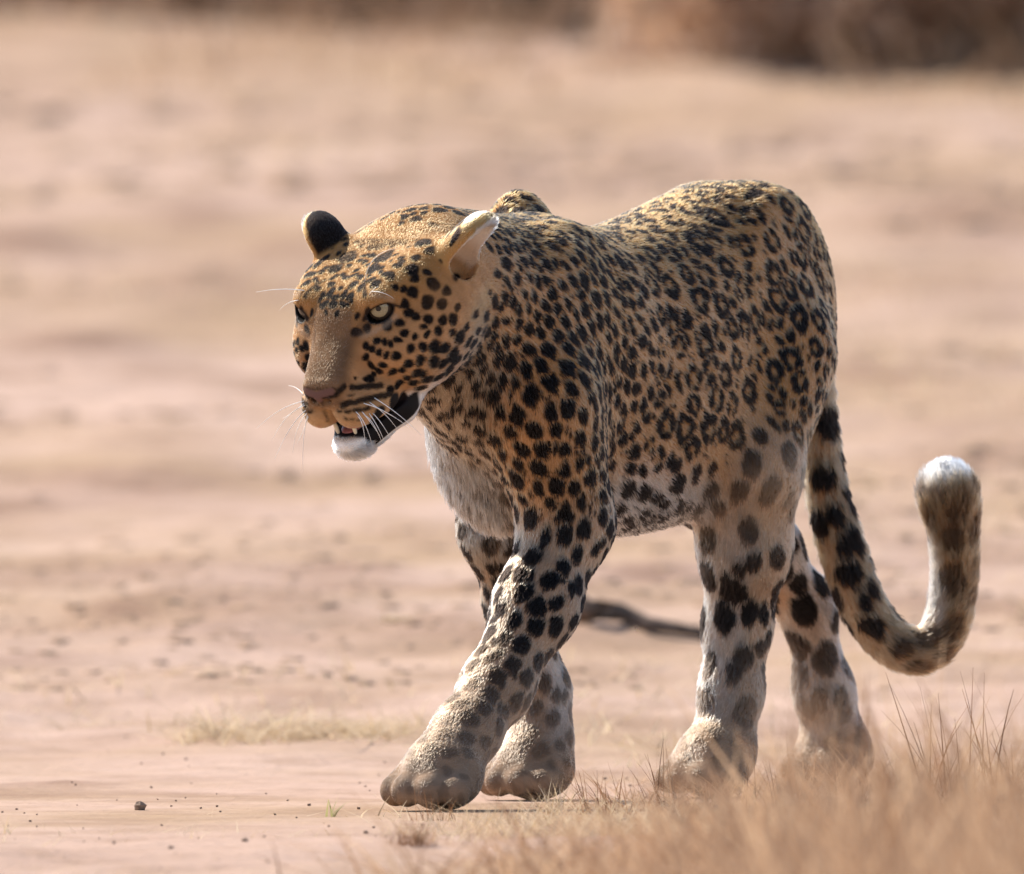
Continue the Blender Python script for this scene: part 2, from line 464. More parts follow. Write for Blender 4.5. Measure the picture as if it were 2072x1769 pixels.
# ------------------------------------------------------------------ surface nets
def surface_nets(D):
    S = D < 0
    n = np.array(D.shape)
    cnt = np.zeros(n-1, np.int8)
    for dx in (0, 1):
        for dy in (0, 1):
            for dz in (0, 1):
                cnt += S[dx:n[0]-1+dx, dy:n[1]-1+dy, dz:n[2]-1+dz]
    act = np.argwhere((cnt > 0) & (cnt < 8))
    idx = np.full(n-1, -1, np.int32)
    idx[act[:, 0], act[:, 1], act[:, 2]] = np.arange(len(act), dtype=np.int32)
    acc = np.zeros((len(act), 3)); num = np.zeros(len(act))
    G = (gx, gy, gz)
    for ax in range(3):
        o = [a for a in range(3) if a != ax]
        for p in (0, 1):
            for q in (0, 1):
                a = act.copy(); a[:, o[0]] += p; a[:, o[1]] += q
                b = a.copy(); b[:, ax] += 1
                da, db = D[a[:, 0], a[:, 1], a[:, 2]], D[b[:, 0], b[:, 1], b[:, 2]]
                m = (da < 0) != (db < 0)
                t = np.where(m, da/np.where(m, da-db, 1), 0)
                pt = np.stack([G[i][a[:, i]] for i in range(3)], 1).astype(float)
                pt[:, ax] += t*(G[ax][b[:, ax]]-G[ax][a[:, ax]])
                acc[m] += pt[m]; num[m] += 1
    V = acc/num[:, None]
    quads = []
    for ax in range(3):
        o = [(ax+1) % 3, (ax+2) % 3]
        sl0 = [slice(None)]*3; sl1 = [slice(None)]*3
        sl0[ax] = slice(0, -1); sl1[ax] = slice(1, None)
        A = S[tuple(sl0)]; B = S[tuple(sl1)]
        e = np.argwhere(A != B)
        e = e[(e[:, o[0]] > 0) & (e[:, o[1]] > 0) & (e[:, o[0]] < n[o[0]]-1) & (e[:, o[1]] < n[o[1]]-1)]
        inside = A[e[:, 0], e[:, 1], e[:, 2]]
        def cell(p, q):
            c = e.copy(); c[:, o[0]] -= p; c[:, o[1]] -= q
            return idx[c[:, 0], c[:, 1], c[:, 2]]
        quad = np.stack([cell(1, 1), cell(0, 1), cell(0, 0), cell(1, 0)], 1)
        quad[~inside] = quad[~inside][:, ::-1]
        quads.append(quad)
    Q = np.concatenate(quads)
    return V, Q[(Q >= 0).all(1)]
V, Q = surface_nets(D)
def vert_normals(V, Q):
    n = np.cross(V[Q[:, 2]]-V[Q[:, 0]], V[Q[:, 3]]-V[Q[:, 1]])
    N = np.zeros_like(V)
    for i in range(4): np.add.at(N, Q[:, i], n)
    return N/(np.linalg.norm(N, axis=1, keepdims=True)+1e-12), np.linalg.norm(n, axis=1)*.5
NV, FA = vert_normals(V, Q)

# ------------------------------------------------------------------ where each point of the skin belongs, and how its hair lies
REG = ['torso', 'neck', 'throat', 'shoulder', 'fore', 'thigh', 'hind', 'paw', 'tail', 'head', 'ear']
def regions(P):
    dreg = np.full((len(P), len(REG)), 1.0, np.float32); flow = np.zeros((len(P), 3), np.float32)
    X, Y, Z = [P[:, i].astype(np.float32) for i in range(3)]
    for p in prims:
        lo, hi = bounds(p)
        m = np.ones(len(P), bool) if p['kind'] == 'loft' else ((P > lo-.05) & (P < hi+.05)).all(1)
        idx = np.nonzero(m)[0]
        if not len(idx): continue
        d = eval_prim(p, X[idx], Y[idx], Z[idx])
        k = REG.index(p['reg'])
        dreg[idx, k] = np.minimum(dreg[idx, k], d)
        flow[idx] += np.exp(-np.maximum(d+.012, 0)/.012)[:, None]*p['flow'][None]
    e, hd_ = REG.index('ear'), REG.index('head')
    dreg[:, e] = np.maximum(dreg[:, e], .055-2.4*dreg[:, hd_])
    w = np.exp(-np.maximum(dreg+.01, 0)/.010) + 1e-9
    w /= w.sum(1, keepdims=True)
    return w, flow
WV, FV = regions(V)
# spread the hair direction smoothly over the skin
FV = FV/(np.linalg.norm(FV, axis=1, keepdims=True)+1e-6)
def smooth_attr(A, Q, n):
    for _ in range(n):
        f = A[Q].mean(1)
        B = np.zeros_like(A); c = np.zeros(len(A), np.float32)
        for i in range(4):
            for k in range(A.shape[1]): B[:, k] += np.bincount(Q[:, i], f[:, k], len(A))
            c += np.bincount(Q[:, i], minlength=len(A))
        A = B/np.maximum(c, 1)[:, None]
    return A
WV = smooth_attr(WV, Q, 5)
FV = smooth_attr(FV, Q, 8)
FV = FV - NV*(FV*NV).sum(1, keepdims=True)
FV /= np.linalg.norm(FV, axis=1, keepdims=True)+1e-6

def sines(P, freq, seed, n=6):
    r = np.random.default_rng(seed); out = np.zeros(len(P))
    for _ in range(n):
        k = r.normal(size=3); k = k/np.linalg.norm(k)*freq*r.uniform(.6, 1.7)
        out += np.sin(P@k + r.uniform(0, 6.28))
    return out/math.sqrt(n/2)/1.6
def warp(P, amp, freq, seed):
    return P + amp*np.stack([sines(P, freq, seed+i) for i in range(3)], 1)
def sstep(a, b, x):
    t = np.clip((x-a)/(b-a), 0, 1)
    return t*t*(3-2*t)
def head_co(P):
    return (P-HO)@HM.T
def body_co(P):
    s = (P[:, 0]-X0)*BACKW[0]+P[:, 1]*BACKW[1]; l = (P[:, 0]-X0)*LEFT[0]+P[:, 1]*LEFT[1]
    return s, l, P[:, 2]

# ------------------------------------------------------------------ markings
from mathutils.bvhtree import BVHTree
bvh = BVHTree.FromPolygons([Vector(v) for v in V], Q.tolist())
LAST_TILT = [1.0]
def skin_at(u, v):
    d = Vector(ray(u, v)).normalized()
    loc, nrm, i, dist = bvh.ray_cast(Vector(CAM), d)
    if loc is not None: LAST_TILT[0] = min(1.9, max(abs(nrm.dot(d)), .2)**-.5)
    return None if loc is None else np.array(loc)
def z1(x, y):      # face study: picture coordinates of the enlarged face
    return (620+x/2.457)*.809375, (460+y/2.457)*.809375
ZR = .5/2.457*.809375*PX
face_spots = [(880,345,50),(955,350,50),(1010,295,46),(1095,300,46),(1075,360,56),(825,455,58),(775,385,42),(770,525,46),(915,500,38),(1000,525,66),(1020,572,46),(1100,545,40),(872,565,54),(840,560,40),(785,615,42),(905,630,40),(960,640,42),(1015,665,56),(1140,615,58),(1215,655,46),(1105,720,62),(1190,735,56),(962,735,50),(985,792,50),(1030,815,52),(930,850,42),(1105,830,52),(1195,835,52),(1260,830,50),(1285,760,40),(1335,880,35),(1165,908,46),(1255,915,40),(1300,945,56),(1075,885,34),(960,910,38),(1030,940,36),(1100,925,30),(925,962,40),(835,978,38),(880,992,38),(785,970,34),(720,995,42),(755,1012,38),(800,1030,34),(850,1050,34),(905,1060,40),(1000,1015,54),(1080,1000,44),(1145,1005,60),(1055,1085,48),(980,1105,44),(1140,1092,56),(1260,1055,66),(725,1065,38),(760,1115,38),(825,1110,34),(885,1155,44),(800,1145,34),(945,1145,34),(765,1168,28),(740,1195,38),(970,1190,38),(1035,1158,48),(1075,1168,38),(1095,1205,48),(920,1235,38),(880,1265,34),(660,1195,24),(1230,1145,44),(1340,1095,52),
 (800,340,32),(840,295,30),(910,205,34),(1030,215,42),(1130,250,38),(870,250,38),(930,290,34),(1000,255,38),(700,290,28),(770,300,28),(650,330,24),(600,370,24),(560,430,22),(520,400,22),(640,420,26),(700,380,28),(740,340,28),(720,440,28),(680,480,26),(620,500,24),(570,500,22),(660,560,26),(600,570,24),(520,580,24),(480,520,24),(450,470,22),(440,540,24),(430,600,24),(480,450,22),(540,340,22),(600,310,24),(660,270,26),(730,230,28),(800,210,30),(860,170,30),(990,160,32),(950,240,30),(1080,180,30),(690,570,30),(640,620,34),(760,590,30),(455,690,40),(500,685,36),(545,700,34),(470,740,34),(520,745,34),(575,735,32),(610,745,26),(480,795,26),(550,790,28),(640,720,24),(600,660,28),(690,640,30),(560,640,26),(500,630,26)]
dark_strokes = [([(640,1252),(720,1246),(815,1235)],40),([(580,1360),(680,1334),(780,1312),(880,1290)],44),([(555,1398),(570,1398)],24),([(600,1398),(625,1397)],26),([(650,1394),(690,1388)],28),([(712,1382),(745,1376)],28),([(590,1440),(600,1440)],18),([(635,1446),(645,1446)],18),([(680,1450),(692,1450)],18),([(620,1300),(640,1296)],16),
 ([(462,1312),(500,1308),(545,1292),(590,1240)],40),([(460,1335),(466,1400),(492,1455)],14),([(328,1250),(430,1262),(520,1258),(560,1268)],12),
 ([(738,770),(718,830)],40),([(712,595),(716,690)],34),([(880,745),(935,752)],24),([(770,660),(840,655)],14)]
soft_strokes = [([(715,830),(690,910),(640,970)],60),([(640,960),(600,1070),(590,1200)],46)]
lip_strokes = [([(900,1330),(905,1400),(880,1480),(820,1535)],96),([(590,1530),(680,1540),(780,1545),(840,1540)],34),([(810,1400),(760,1480)],80)]
red_strokes = [([(535,1462),(590,1490),(680,1500),(735,1500)],22)]
nose_strokes = [([(352,1275),(420,1300),(480,1285)],46),([(430,1300),(445,1330)],34)]
pale_strokes = [([(770,905),(840,870),(905,815)],30),([(700,935),(760,915)],26),([(760,690),(830,690),(880,715)],18)]
def to_skin(strokes):
    out = []
    for pts, w in strokes:
        pp = []
        for i in range(len(pts)-1):
            for t in np.linspace(0, 1, 7)[(0 if i == 0 else 1):]:
                p = skin_at(*z1(pts[i][0]+(pts[i+1][0]-pts[i][0])*t, pts[i][1]+(pts[i+1][1]-pts[i][1])*t))
                if p is not None: pp.append(p)
        if pp: out.append((np.array(pp), w*ZR))
    return out
def mirror(P):
    h = (P-HO)@HM.T; h[..., 1] *= -1
    return HO + h@HM
def stroke_mask(P, strokes, soft=.0012, both=True):
    m = np.zeros(len(P))
    hd = head_co(P); near = np.nonzero(np.abs(hd).max(1) < .2)[0]
    q = P[near]; best = np.zeros(len(near))
    for pts, r in strokes:
        for pp in ((pts, mirror(pts)) if both else (pts,)):
            lo, hi = pp.min(0)-r-.004, pp.max(0)+r+.004
            k = np.nonzero(((q > lo) & (q < hi)).all(1))[0]
            if not len(k): continue
            d = np.sqrt(((q[k][:, None]-pp[None])**2).sum(2)).min(1)
            best[k] = np.maximum(best[k], 1-sstep(r-soft, r+soft, d))
    m[near] = best
    return m
S_dark, S_lip, S_red, S_nose, S_pale, S_soft = [to_skin(x) for x in (dark_strokes, lip_strokes, red_strokes, nose_strokes, pale_strokes, soft_strokes)]

# spot centres: traced ones on the face, the rest spread over the skin
SP = dict(torso=.0268, neck=.0140, throat=.0170, shoulder=.0178, fore=.0205, thigh=.0260, hind=.033, paw=.018, tail=.032, head=.0125, ear=.5)
SR = dict(torso=.0116, neck=.0082, throat=.0078, shoulder=.0102, fore=.0112, thigh=.0108, hind=.0158, paw=.0064, tail=.0150, head=.0060, ear=.001)
spv = np.array([SP[r] for r in REG]); srv = np.array([SR[r] for r in REG])
cent, crad, cidx = [], [], []
for x, y, d in face_spots:
    p = skin_at(*z1(x, y))
    if p is None: continue
    for q in (p, mirror(p)):
        cent.append(q); crad.append(d*ZR*1.28*LAST_TILT[0])
n_face = len(cent)
pc = FA/(WV[Q[:, 0]]@spv)**2
cand_f = rng.choice(len(Q), 46000, p=pc/pc.sum())
cand = V[Q[cand_f, 0]]; cw = WV[Q[cand_f, 0]]
csp = cw@spv; csr = cw@srv
cs_, cl_, cz_ = body_co(cand)
lead = cw[:, 0]*sstep(.10, .03, cs_)                  # small solid spots on the withers, rosettes only behind them
csp = csp*(1-lead)+.0160*lead; csr = csr*(1-lead)+.0088*lead
under = cw[:, 0]*sstep(.34, .31, cz_)
csp = csp*(1-under)+.0205*under; csr = csr*(1-under)+.0098*under
hc = head_co(cand)
is_head = cw[:, REG.index('head')] > .5
front = is_head & (hc[:, 0] > -.06) & (hc[:, 2] > 0) & (np.abs(hc[:, 1]) < .06)
csp[front] = .0088; csr[front] = .0037
noface = is_head & (((hc[:, 0] > .0) & (np.abs(hc[:, 1]) < .030)) | (hc[:, 0] > .026) | ((hc[:, 2] < -.098) & (hc[:, 0] > -.02)))
for E_ in (EAR_N, EAR_F): noface |= np.linalg.norm(cand-E_[0], axis=1) < .036
for e in EYES: noface |= np.linalg.norm(cand-e, axis=1) < .026
noface |= cw[:, REG.index('ear')] > .3
A = np.zeros((9000, 3)); B = np.zeros(9000); A[:n_face] = cent; B[:n_face] = .0125; n = n_face
rad = list(crad); own = [None]*n_face
for i in range(len(cand)):
    if noface[i]: continue
    d = ((A[:n]-cand[i])**2).sum(1)
    if (d > (.5*(csp[i]+B[:n]))**2).all() and n < 9000:
        A[n] = cand[i]; B[n] = csp[i]; n += 1
        rad.append(csr[i]*rng.uniform(.78, 1.2)); own.append(Q[cand_f[i], 0])
n_main = n
fill_w = cw[:, 0]+cw[:, 1]+cw[:, 3]+cw[:, 5]
for i in range(len(cand)):                      # small flecks in the gaps that are left
    if fill_w[i] < .6 or noface[i] or n >= 8990: continue
    d = ((A[:n]-cand[i])**2).sum(1)
    if (d > (.84*B[:n])**2).all():
        A[n] = cand[i]; B[n] = csp[i]*.62; n += 1
        rad.append(csr[i]*rng.uniform(.34, .46) if cw[i, 0] > .5 else csr[i]*rng.uniform(.45, .6)); own.append(-int(Q[cand_f[i], 0])-1)
SPOT_C, SPOT_S = A[:n], B[:n]
print('spots', n)
# every spot is one blot, or on the flanks a broken ring of blots round a tawny middle
blots, middles = [], []
for k in range(n):
    c, r = A[k], rad[k]
    if own[k] is None:
        blots.append((c, r, np.array([0, 0, 1.0]), 1.0)); continue
    flk = own[k] < 0; v = -own[k]-1 if flk else own[k]; w = WV[v]; fl = FV[v]; nr = NV[v]; sd = np.cross(nr, fl)
    ros = w[REG.index('torso')] + .75*w[REG.index('thigh')]
    s_, l_, z_ = body_co(c[None]); low = nr[2] < -.35 or z_[0] < .32
    if ros > .6 and not low and s_[0] > .06 and not flk:
        m = rng.integers(3, 6); ph = rng.uniform(0, 6.28)
        for j in range(m):
            a = ph + 6.283*j/m + rng.uniform(-.25, .25)
            rr = r*rng.uniform(.82, 1.08)
            o = c + (fl*math.cos(a)*1.1 + sd*math.sin(a))*rr
            tang = -fl*math.sin(a)+sd*math.cos(a)
            blots.append((o, r*rng.uniform(.54, .76), tang, 1.6))
        middles.append((c, r))
    else:
        if rng.random() < .18 and r > .007:
            a = rng.uniform(0, 6.28); off = (fl*math.cos(a)+sd*math.sin(a))*r*.85
            blots.append((c+off, r*.75, fl, 1.2)); blots.append((c-off*.6, r*.8, fl, 1.2))
        else:
            blots.append((c, r, fl+sd*rng.uniform(-.5, .5), rng.uniform(1.1, 1.6)))
def cell_index(P, size):
    k = np.floor(P/size).astype(np.int64)+500
    key = (k[:, 0]*1000+k[:, 1])*1000+k[:, 2]
    order = np.argsort(key, kind='stable'); ks = key[order]
    u, st = np.unique(ks, return_index=True)
    d = {int(a): (int(b), int(c)) for a, b, c in zip(u, st, np.append(st[1:], len(ks)))}
    return order, d
def near_pts(order, d, c, size, rad):
    lo = np.floor((c-rad)/size).astype(int)+500; hi = np.floor((c+rad)/size).astype(int)+500
    out = []
    for i in range(lo[0], hi[0]+1):
        for j in range(lo[1], hi[1]+1):
            for k in range(lo[2], hi[2]+1):
                t = d.get((i*1000+j)*1000+k)
                if t: out.append(order[t[0]:t[1]])
    return np.concatenate(out) if out else np.zeros(0, int)
def coat(P, N, W):
    """colour of the coat and hair length at points P with normals N"""
    n = len(P)
    w = {r: W[:, i] for i, r in enumerate(REG)}
    h = head_co(P); f, l, u = h[:, 0], h[:, 1], h[:, 2]
    s, bl, z = body_co(P)
    gold = np.array([.325, .148, .044]); tan = np.array([.385, .198, .086]); cream = np.array([.39, .255, .165]); white = np.array([.86, .82, .77])
    nz = N[:, 2]; fwd_n = -(N@BACKW)
    big = sines(P, 28, 3)
    col = np.tile(tan, (n, 1))
    def mix(c, m):
        nonlocal col
        m = np.clip(m, 0, 1)[:, None]; col = col*(1-m)+np.asarray(c)*m
    bodyish = w['torso']+w['neck']+w['shoulder']+w['thigh']
    mix(gold, bodyish*sstep(-.05, .75, nz+.15*big))
    mix(gold, w['head']*sstep(-.5, .5, h[:, 2]*14+nz*.5+.1*big))
    mix(cream, (w['torso']+w['thigh']+w['shoulder'])*sstep(.36, .25, z+.012*big)*.75)
    mix(cream, (w['fore']+w['hind'])*.75)
    mix((.30, .195, .125), w['paw']*.9)
    # white underside, chest, insides of the legs
    mix(white, (w['torso']+w['thigh'])*sstep(-.35, -.9, nz+.12*big)*.8)
    chest = (w['throat']+.5*w['neck']+.6*w['torso'])*sstep(.38, .7, fwd_n+.10*big)*sstep(.47, .41, z)*sstep(.035, -.01, bl+.012*big)
    mix(white, chest*1.4)
    mix(cream, w['throat']*sstep(.1, -.4, nz)*.7)
    inner = np.where(bl > 0, -(N@LEFT), N@LEFT)
    mix(white, (w['fore']+w['hind']+.5*w['thigh'])*sstep(.45, .95, inner)*.35)
    mix(white, (w['hind'])*sstep(.55, .9, fwd_n)*.18)
    # thigh with a paler, thinly spotted patch in front
    pal = (w['thigh']+.6*w['torso']+.5*w['hind'])*np.exp(-(((s-.30)/.075)**2+((z-.335)/.055)**2))*(bl > .03)
    mix((.46, .30, .18), pal*.7)
    # head
    hw = w['head']
    mix(cream, hw*sstep(-.05, -.10, u)*sstep(.02, -.06, f)*.6)
    mix(white, hw*sstep(-.085, -.115, u)*sstep(-.03, -.01, f)*.9)
    mix((.155, .086, .046), hw*sstep(.0, .02, f)*sstep(.032, .022, np.abs(l))*sstep(-.085, -.06, u)*.8)
    mix((.42, .25, .12), hw*sstep(.02, .045, f)*sstep(-.062, -.076, u)*.8)
    mix(white, hw*sstep(-.112, -.118, u)*sstep(.02, .04, f))
    # tail
    if n:
        td = np.full(n, 9.0); ti = np.zeros(n)
        tt = np.nonzero(w['tail'] > .02)[0]
        if len(tt):
            dd = ((P[tt][:, None]-tail_c[None, :, :3])**2).sum(2); ti[tt] = dd.argmin(1)/len(tail_c)
    mix((.30, .18, .10), w['tail']*.6)
    mix(white, w['tail']*sstep(.55, .75, ti)*sstep(.0, .6, nz+N[:, 0]*-.4)*.45)
    fresh = sstep(.20, .0, z)*(w['fore']+w['hind']+w['paw']+w['thigh'])       # dust on the feet
    # blots
    size = .03
    Pw = warp(P, .0016, 260, 11) if n < 10**7 else P
    order, dct = cell_index(Pw, size)
    col *= np.exp(.10*sines(P, 160, 21)+.07*sines(P, 520, 22))[:, None]
    blot = np.zeros(n); mid = np.zeros(n)
    F1 = np.full(n, .05); F2 = np.full(n, .05)
    for i in range(n_face, n_main):
        k = near_pts(order, dct, SPOT_C[i], size, SPOT_S[i]*1.15)
        if len(k):
            d = np.sqrt(((Pw[k]-SPOT_C[i])**2).sum(1)); f1 = F1[k]
            F2[k] = np.where(d < f1, f1, np.minimum(F2[k], d)); F1[k] = np.minimum(f1, d)
    gap = sstep(.0016, .0036, F2-F1)
    for c, r in middles:
        k = near_pts(order, dct, c, size, r*1.3)
        if len(k):
            d = np.sqrt(((Pw[k]-c)**2).sum(1)); mid[k] = np.maximum(mid[k], 1-sstep(r*.75, r*1.2, d))
    for c, r, ax, el in blots:
        R_ = r*el
        k = near_pts(order, dct, c, size, R_*1.25)
        if len(k):
            q = Pw[k]-c; a = ax/np.linalg.norm(ax); t = q@a
            d = np.sqrt(np.maximum((q*q).sum(1)-t*t*(1-1/(el*el)), 0))*math.sqrt(el)/1.05
            e = min(.0016, r*.25)
            blot[k] = np.maximum(blot[k], 1-sstep(r-e, r+e, d))
    hz = np.clip(hw*1.2, 0, 1)*(f > -.1)
    blot *= gap*(1-hz)+hz; mid *= gap
    mix((.26, .12, .040), mid*.65)
    fade = 1 - .25*fresh - .6*pal - .30*np.clip(chest*1.4, 0, 1)
    fade = fade - .22*w['tail']*sstep(.45, .62, ti)
    fade = np.clip(fade, .12, 1)
    dark = np.array([.0045, .0028, .0022])
    dusty = np.array([.085, .050, .032])
    dk = dark[None]*(1-.6*fresh[:, None]) + dusty[None]*(.6*fresh[:, None])
    noear = 1-w['ear']
    bm = (blot*fade*noear)[:, None]
    col = col*(1-bm)+dk*bm
    mix((.225, .148, .098), fresh*.62)
    # tail bands near the end
    band = w['tail']*sstep(.60, .64, ti)*(.5+.5*np.sin(ti*62+.6*big)) 
    mix((.03, .02, .015), sstep(.55, .75, band)*sstep(.25, -.35, nz*.8-N[:, 0]*.2)*.45)
    mix((.03, .02, .015), w['tail']*sstep(.90, .93, ti)*sstep(.1, .5, -N[:, 0]*.8-.45*N[:, 1])*sstep(.3, -.2, nz)*sstep(.985, .95, ti)*.95)
    mix(white, w['tail']*sstep(.955, .985, ti)*sstep(.2, .6, nz))  # pale tip fur, with sunlight on its upper side painted into the coat
    # face lines
    mix((.46, .34, .24), stroke_mask(P, S_pale, .004)*.4)
    mix((.05, .03, .02), stroke_mask(P, S_soft, .010)*.62)  # tear line and dark bridge fur, plus shade beside the bridge painted in
    mix(dark*1.2, stroke_mask(warp(P, .0008, 700, 5), S_dark, .0016)*.95)
    mix((.48, .20, .12), stroke_mask(P, S_red)*.9)
    nose = stroke_mask(P, S_nose); mix((.155, .078, .062), nose)
    lip = stroke_mask(P, S_lip, .002)
    mix((.010, .008, .008), lip)
    uc = -.124+(.058-f)*.21
    jaw = hw*(u < -.097)*sstep(-.0115, -.0085, u-uc)*sstep(-.008, .002, f)*sstep(.066, .060, f)*sstep(.0, .006, -.098+.1*np.clip(-f, 0, 1)-u)
    lip = np.maximum(lip, np.clip(jaw*1.5, 0, 1))
    mix((.010, .008, .008), lip)
    eyem = np.zeros(n); mouth = np.zeros(n)
    hn = np.nonzero(np.abs(h).max(1) < .16)[0]
    X, Y, Z = P[hn, 0], P[hn, 1], P[hn, 2]
    for c in EYECUT:
        eyem[hn] = np.maximum(eyem[hn], 1-sstep(.0012, .0034, eval_prim(c, X, Y, Z)))
    m1 = eval_prim(dict(kind='ell', c=hp(.045, 0, -.105), r=np.array([.055, .035, .0065]), M=HM), X, Y, Z)
    mouth[hn] = 1-sstep(.0006, .003, m1)
    for sg in (1, -1):
        m2 = eval_prim(dict(kind='cone', a=hp(.045, .02*sg, -.106), b=hp(.014, .046*sg, -.099), r1=.007, r2=.005), X, Y, Z)
        mouth[hn] = np.maximum(mouth[hn], 1-sstep(.0006, .003, m2))
    mix((.012, .009, .008), eyem)
    mix((.014, .009, .009), mouth)
    # ears
    for (c, t, nn, cut, outer), sg in ((EAR_N, 1), (EAR_F, -1)):
        m = sstep(.0055, .0025, eval_prim(outer, P[:, 0], P[:, 1], P[:, 2]))*sstep(-.026, -.016, (P-c)@t)
        side = (P-c)@nn; along = (P-c)@t
        ins = sstep(.0028, .0012, eval_prim(cut, P[:, 0], P[:, 1], P[:, 2]))
        mix((.55, .38, .25), m*ins)
        mix(white, m*ins*sstep(-.01, .02, along)*.6)
        bk = m*(1-ins)
        edge = sstep(.0075, .004, eval_prim(cut, P[:, 0], P[:, 1], P[:, 2]))
        mix((.42, .22, .075), bk)
        mix(dark*2, bk*sstep(.25, .6, sines(P, 300, 51))*(sg > 0))
        if sg > 0:
            mix(white, bk*sstep(.022, .03, along)*sstep(-.006, -.012, side)*.8)
        else:
            mix(dark*1.5, np.clip(bk*1.6, 0, 1)*sstep(-.018, -.010, along+.003*big)*sstep(.006, .0, side)*(1-edge))
    rim = np.clip(eyem+mouth+lip+nose, 0, 1)
    L = (.0068*(w['torso']+w['thigh']+w['shoulder'])+.0070*w['neck']+.014*w['throat']+.0070*w['fore']+.0070*w['hind']+.0026*w['paw']+.015*w['tail']+.0046*w['head']+.0060*w['ear'])
    L = L + .012*(w['torso']+w['thigh'])*sstep(-.3, -.8, nz) + .009*np.clip(chest, 0, 1) + .006*w['tail']*sstep(.8, .95, ti)
    L = L*(1-.25*hw*sstep(-.005, .03, f)) + .009*hw*sstep(-.118, -.126, u)*sstep(.02, .05, f)
    L = L + .004*w['hind']*sstep(.3, .8, fwd_n)+.007*w['fore']*sstep(.4, .9, fwd_n)*sstep(.2, .3, z)
    L = L + .004*hw*sstep(-.06, -.10, f)*sstep(-.02, -.08, u)
    crown = sstep(-.26, -.20, f)*sstep(-.06, -.03, u)*sstep(.13, .11, np.abs(l))*(hw+w['neck'])
    for E_ in (EAR_N, EAR_F):
        L = L + .002*sstep(.003, .001, eval_prim(E_[3], P[:, 0], P[:, 1], P[:, 2]))*w['ear']
    L = L*(1-crown)+.0032*crown
    return np.clip(col, .0015, .95), L*(1-rim), rim

CV, LV, RV = coat(V, NV, WV)

# ------------------------------------------------------------------ leopard materials
def coat_material():
    m = bpy.data.materials.new('leopard_skin'); m.use_nodes = True
    nt = m.node_tree; b = nt.nodes['Principled BSDF']
    at_ = nt.nodes.new('ShaderNodeAttribute'); at_.attribute_name = 'coat'
    nt.links.new(at_.outputs['Color'], b.inputs['Base Color'])
    mr = nt.nodes.new('ShaderNodeMapRange'); mr.inputs[3].default_value = .6; mr.inputs[4].default_value = .9
    nt.links.new(at_.outputs['Alpha'], mr.inputs[0]); nt.links.new(mr.outputs[0], b.inputs['Roughness'])
    b.inputs['Specular IOR Level'].default_value = .12
    return m
def fur_material():
    m = bpy.data.materials.new('leopard_fur'); m.use_nodes = True
    nt = m.node_tree
    nt.nodes.remove(nt.nodes['Principled BSDF'])
    out = nt.nodes['Material Output']
    at_ = nt.nodes.new('ShaderNodeAttribute'); at_.attribute_name = 'coat'
    hb = nt.nodes.new('ShaderNodeBsdfHairPrincipled')
    hb.model = 'CHIANG'; hb.parametrization = 'COLOR'
    hb.inputs['Roughness'].default_value = .5
    hb.inputs['IOR'].default_value = 1.28
    hb.inputs['Radial Roughness'].default_value = .6
    hb.inputs['Coat'].default_value = 0
    nt.links.new(at_.outputs['Color'], hb.inputs['Color'])
    nt.links.new(hb.outputs[0], out.inputs['Surface'])
    return m
skin_m = coat_material()
body = mesh_np('leopard', V, Q, skin_m)
ca = body.data.attributes.new('coat', 'FLOAT_COLOR', 'POINT')
ca.data.foreach_set('color', np.concatenate([CV*.9, (1-RV)[:, None]], 1).astype(np.float32).ravel())
tag(body, 'spotted leopard walking to the left across dry sand with its mouth open', 'leopard')

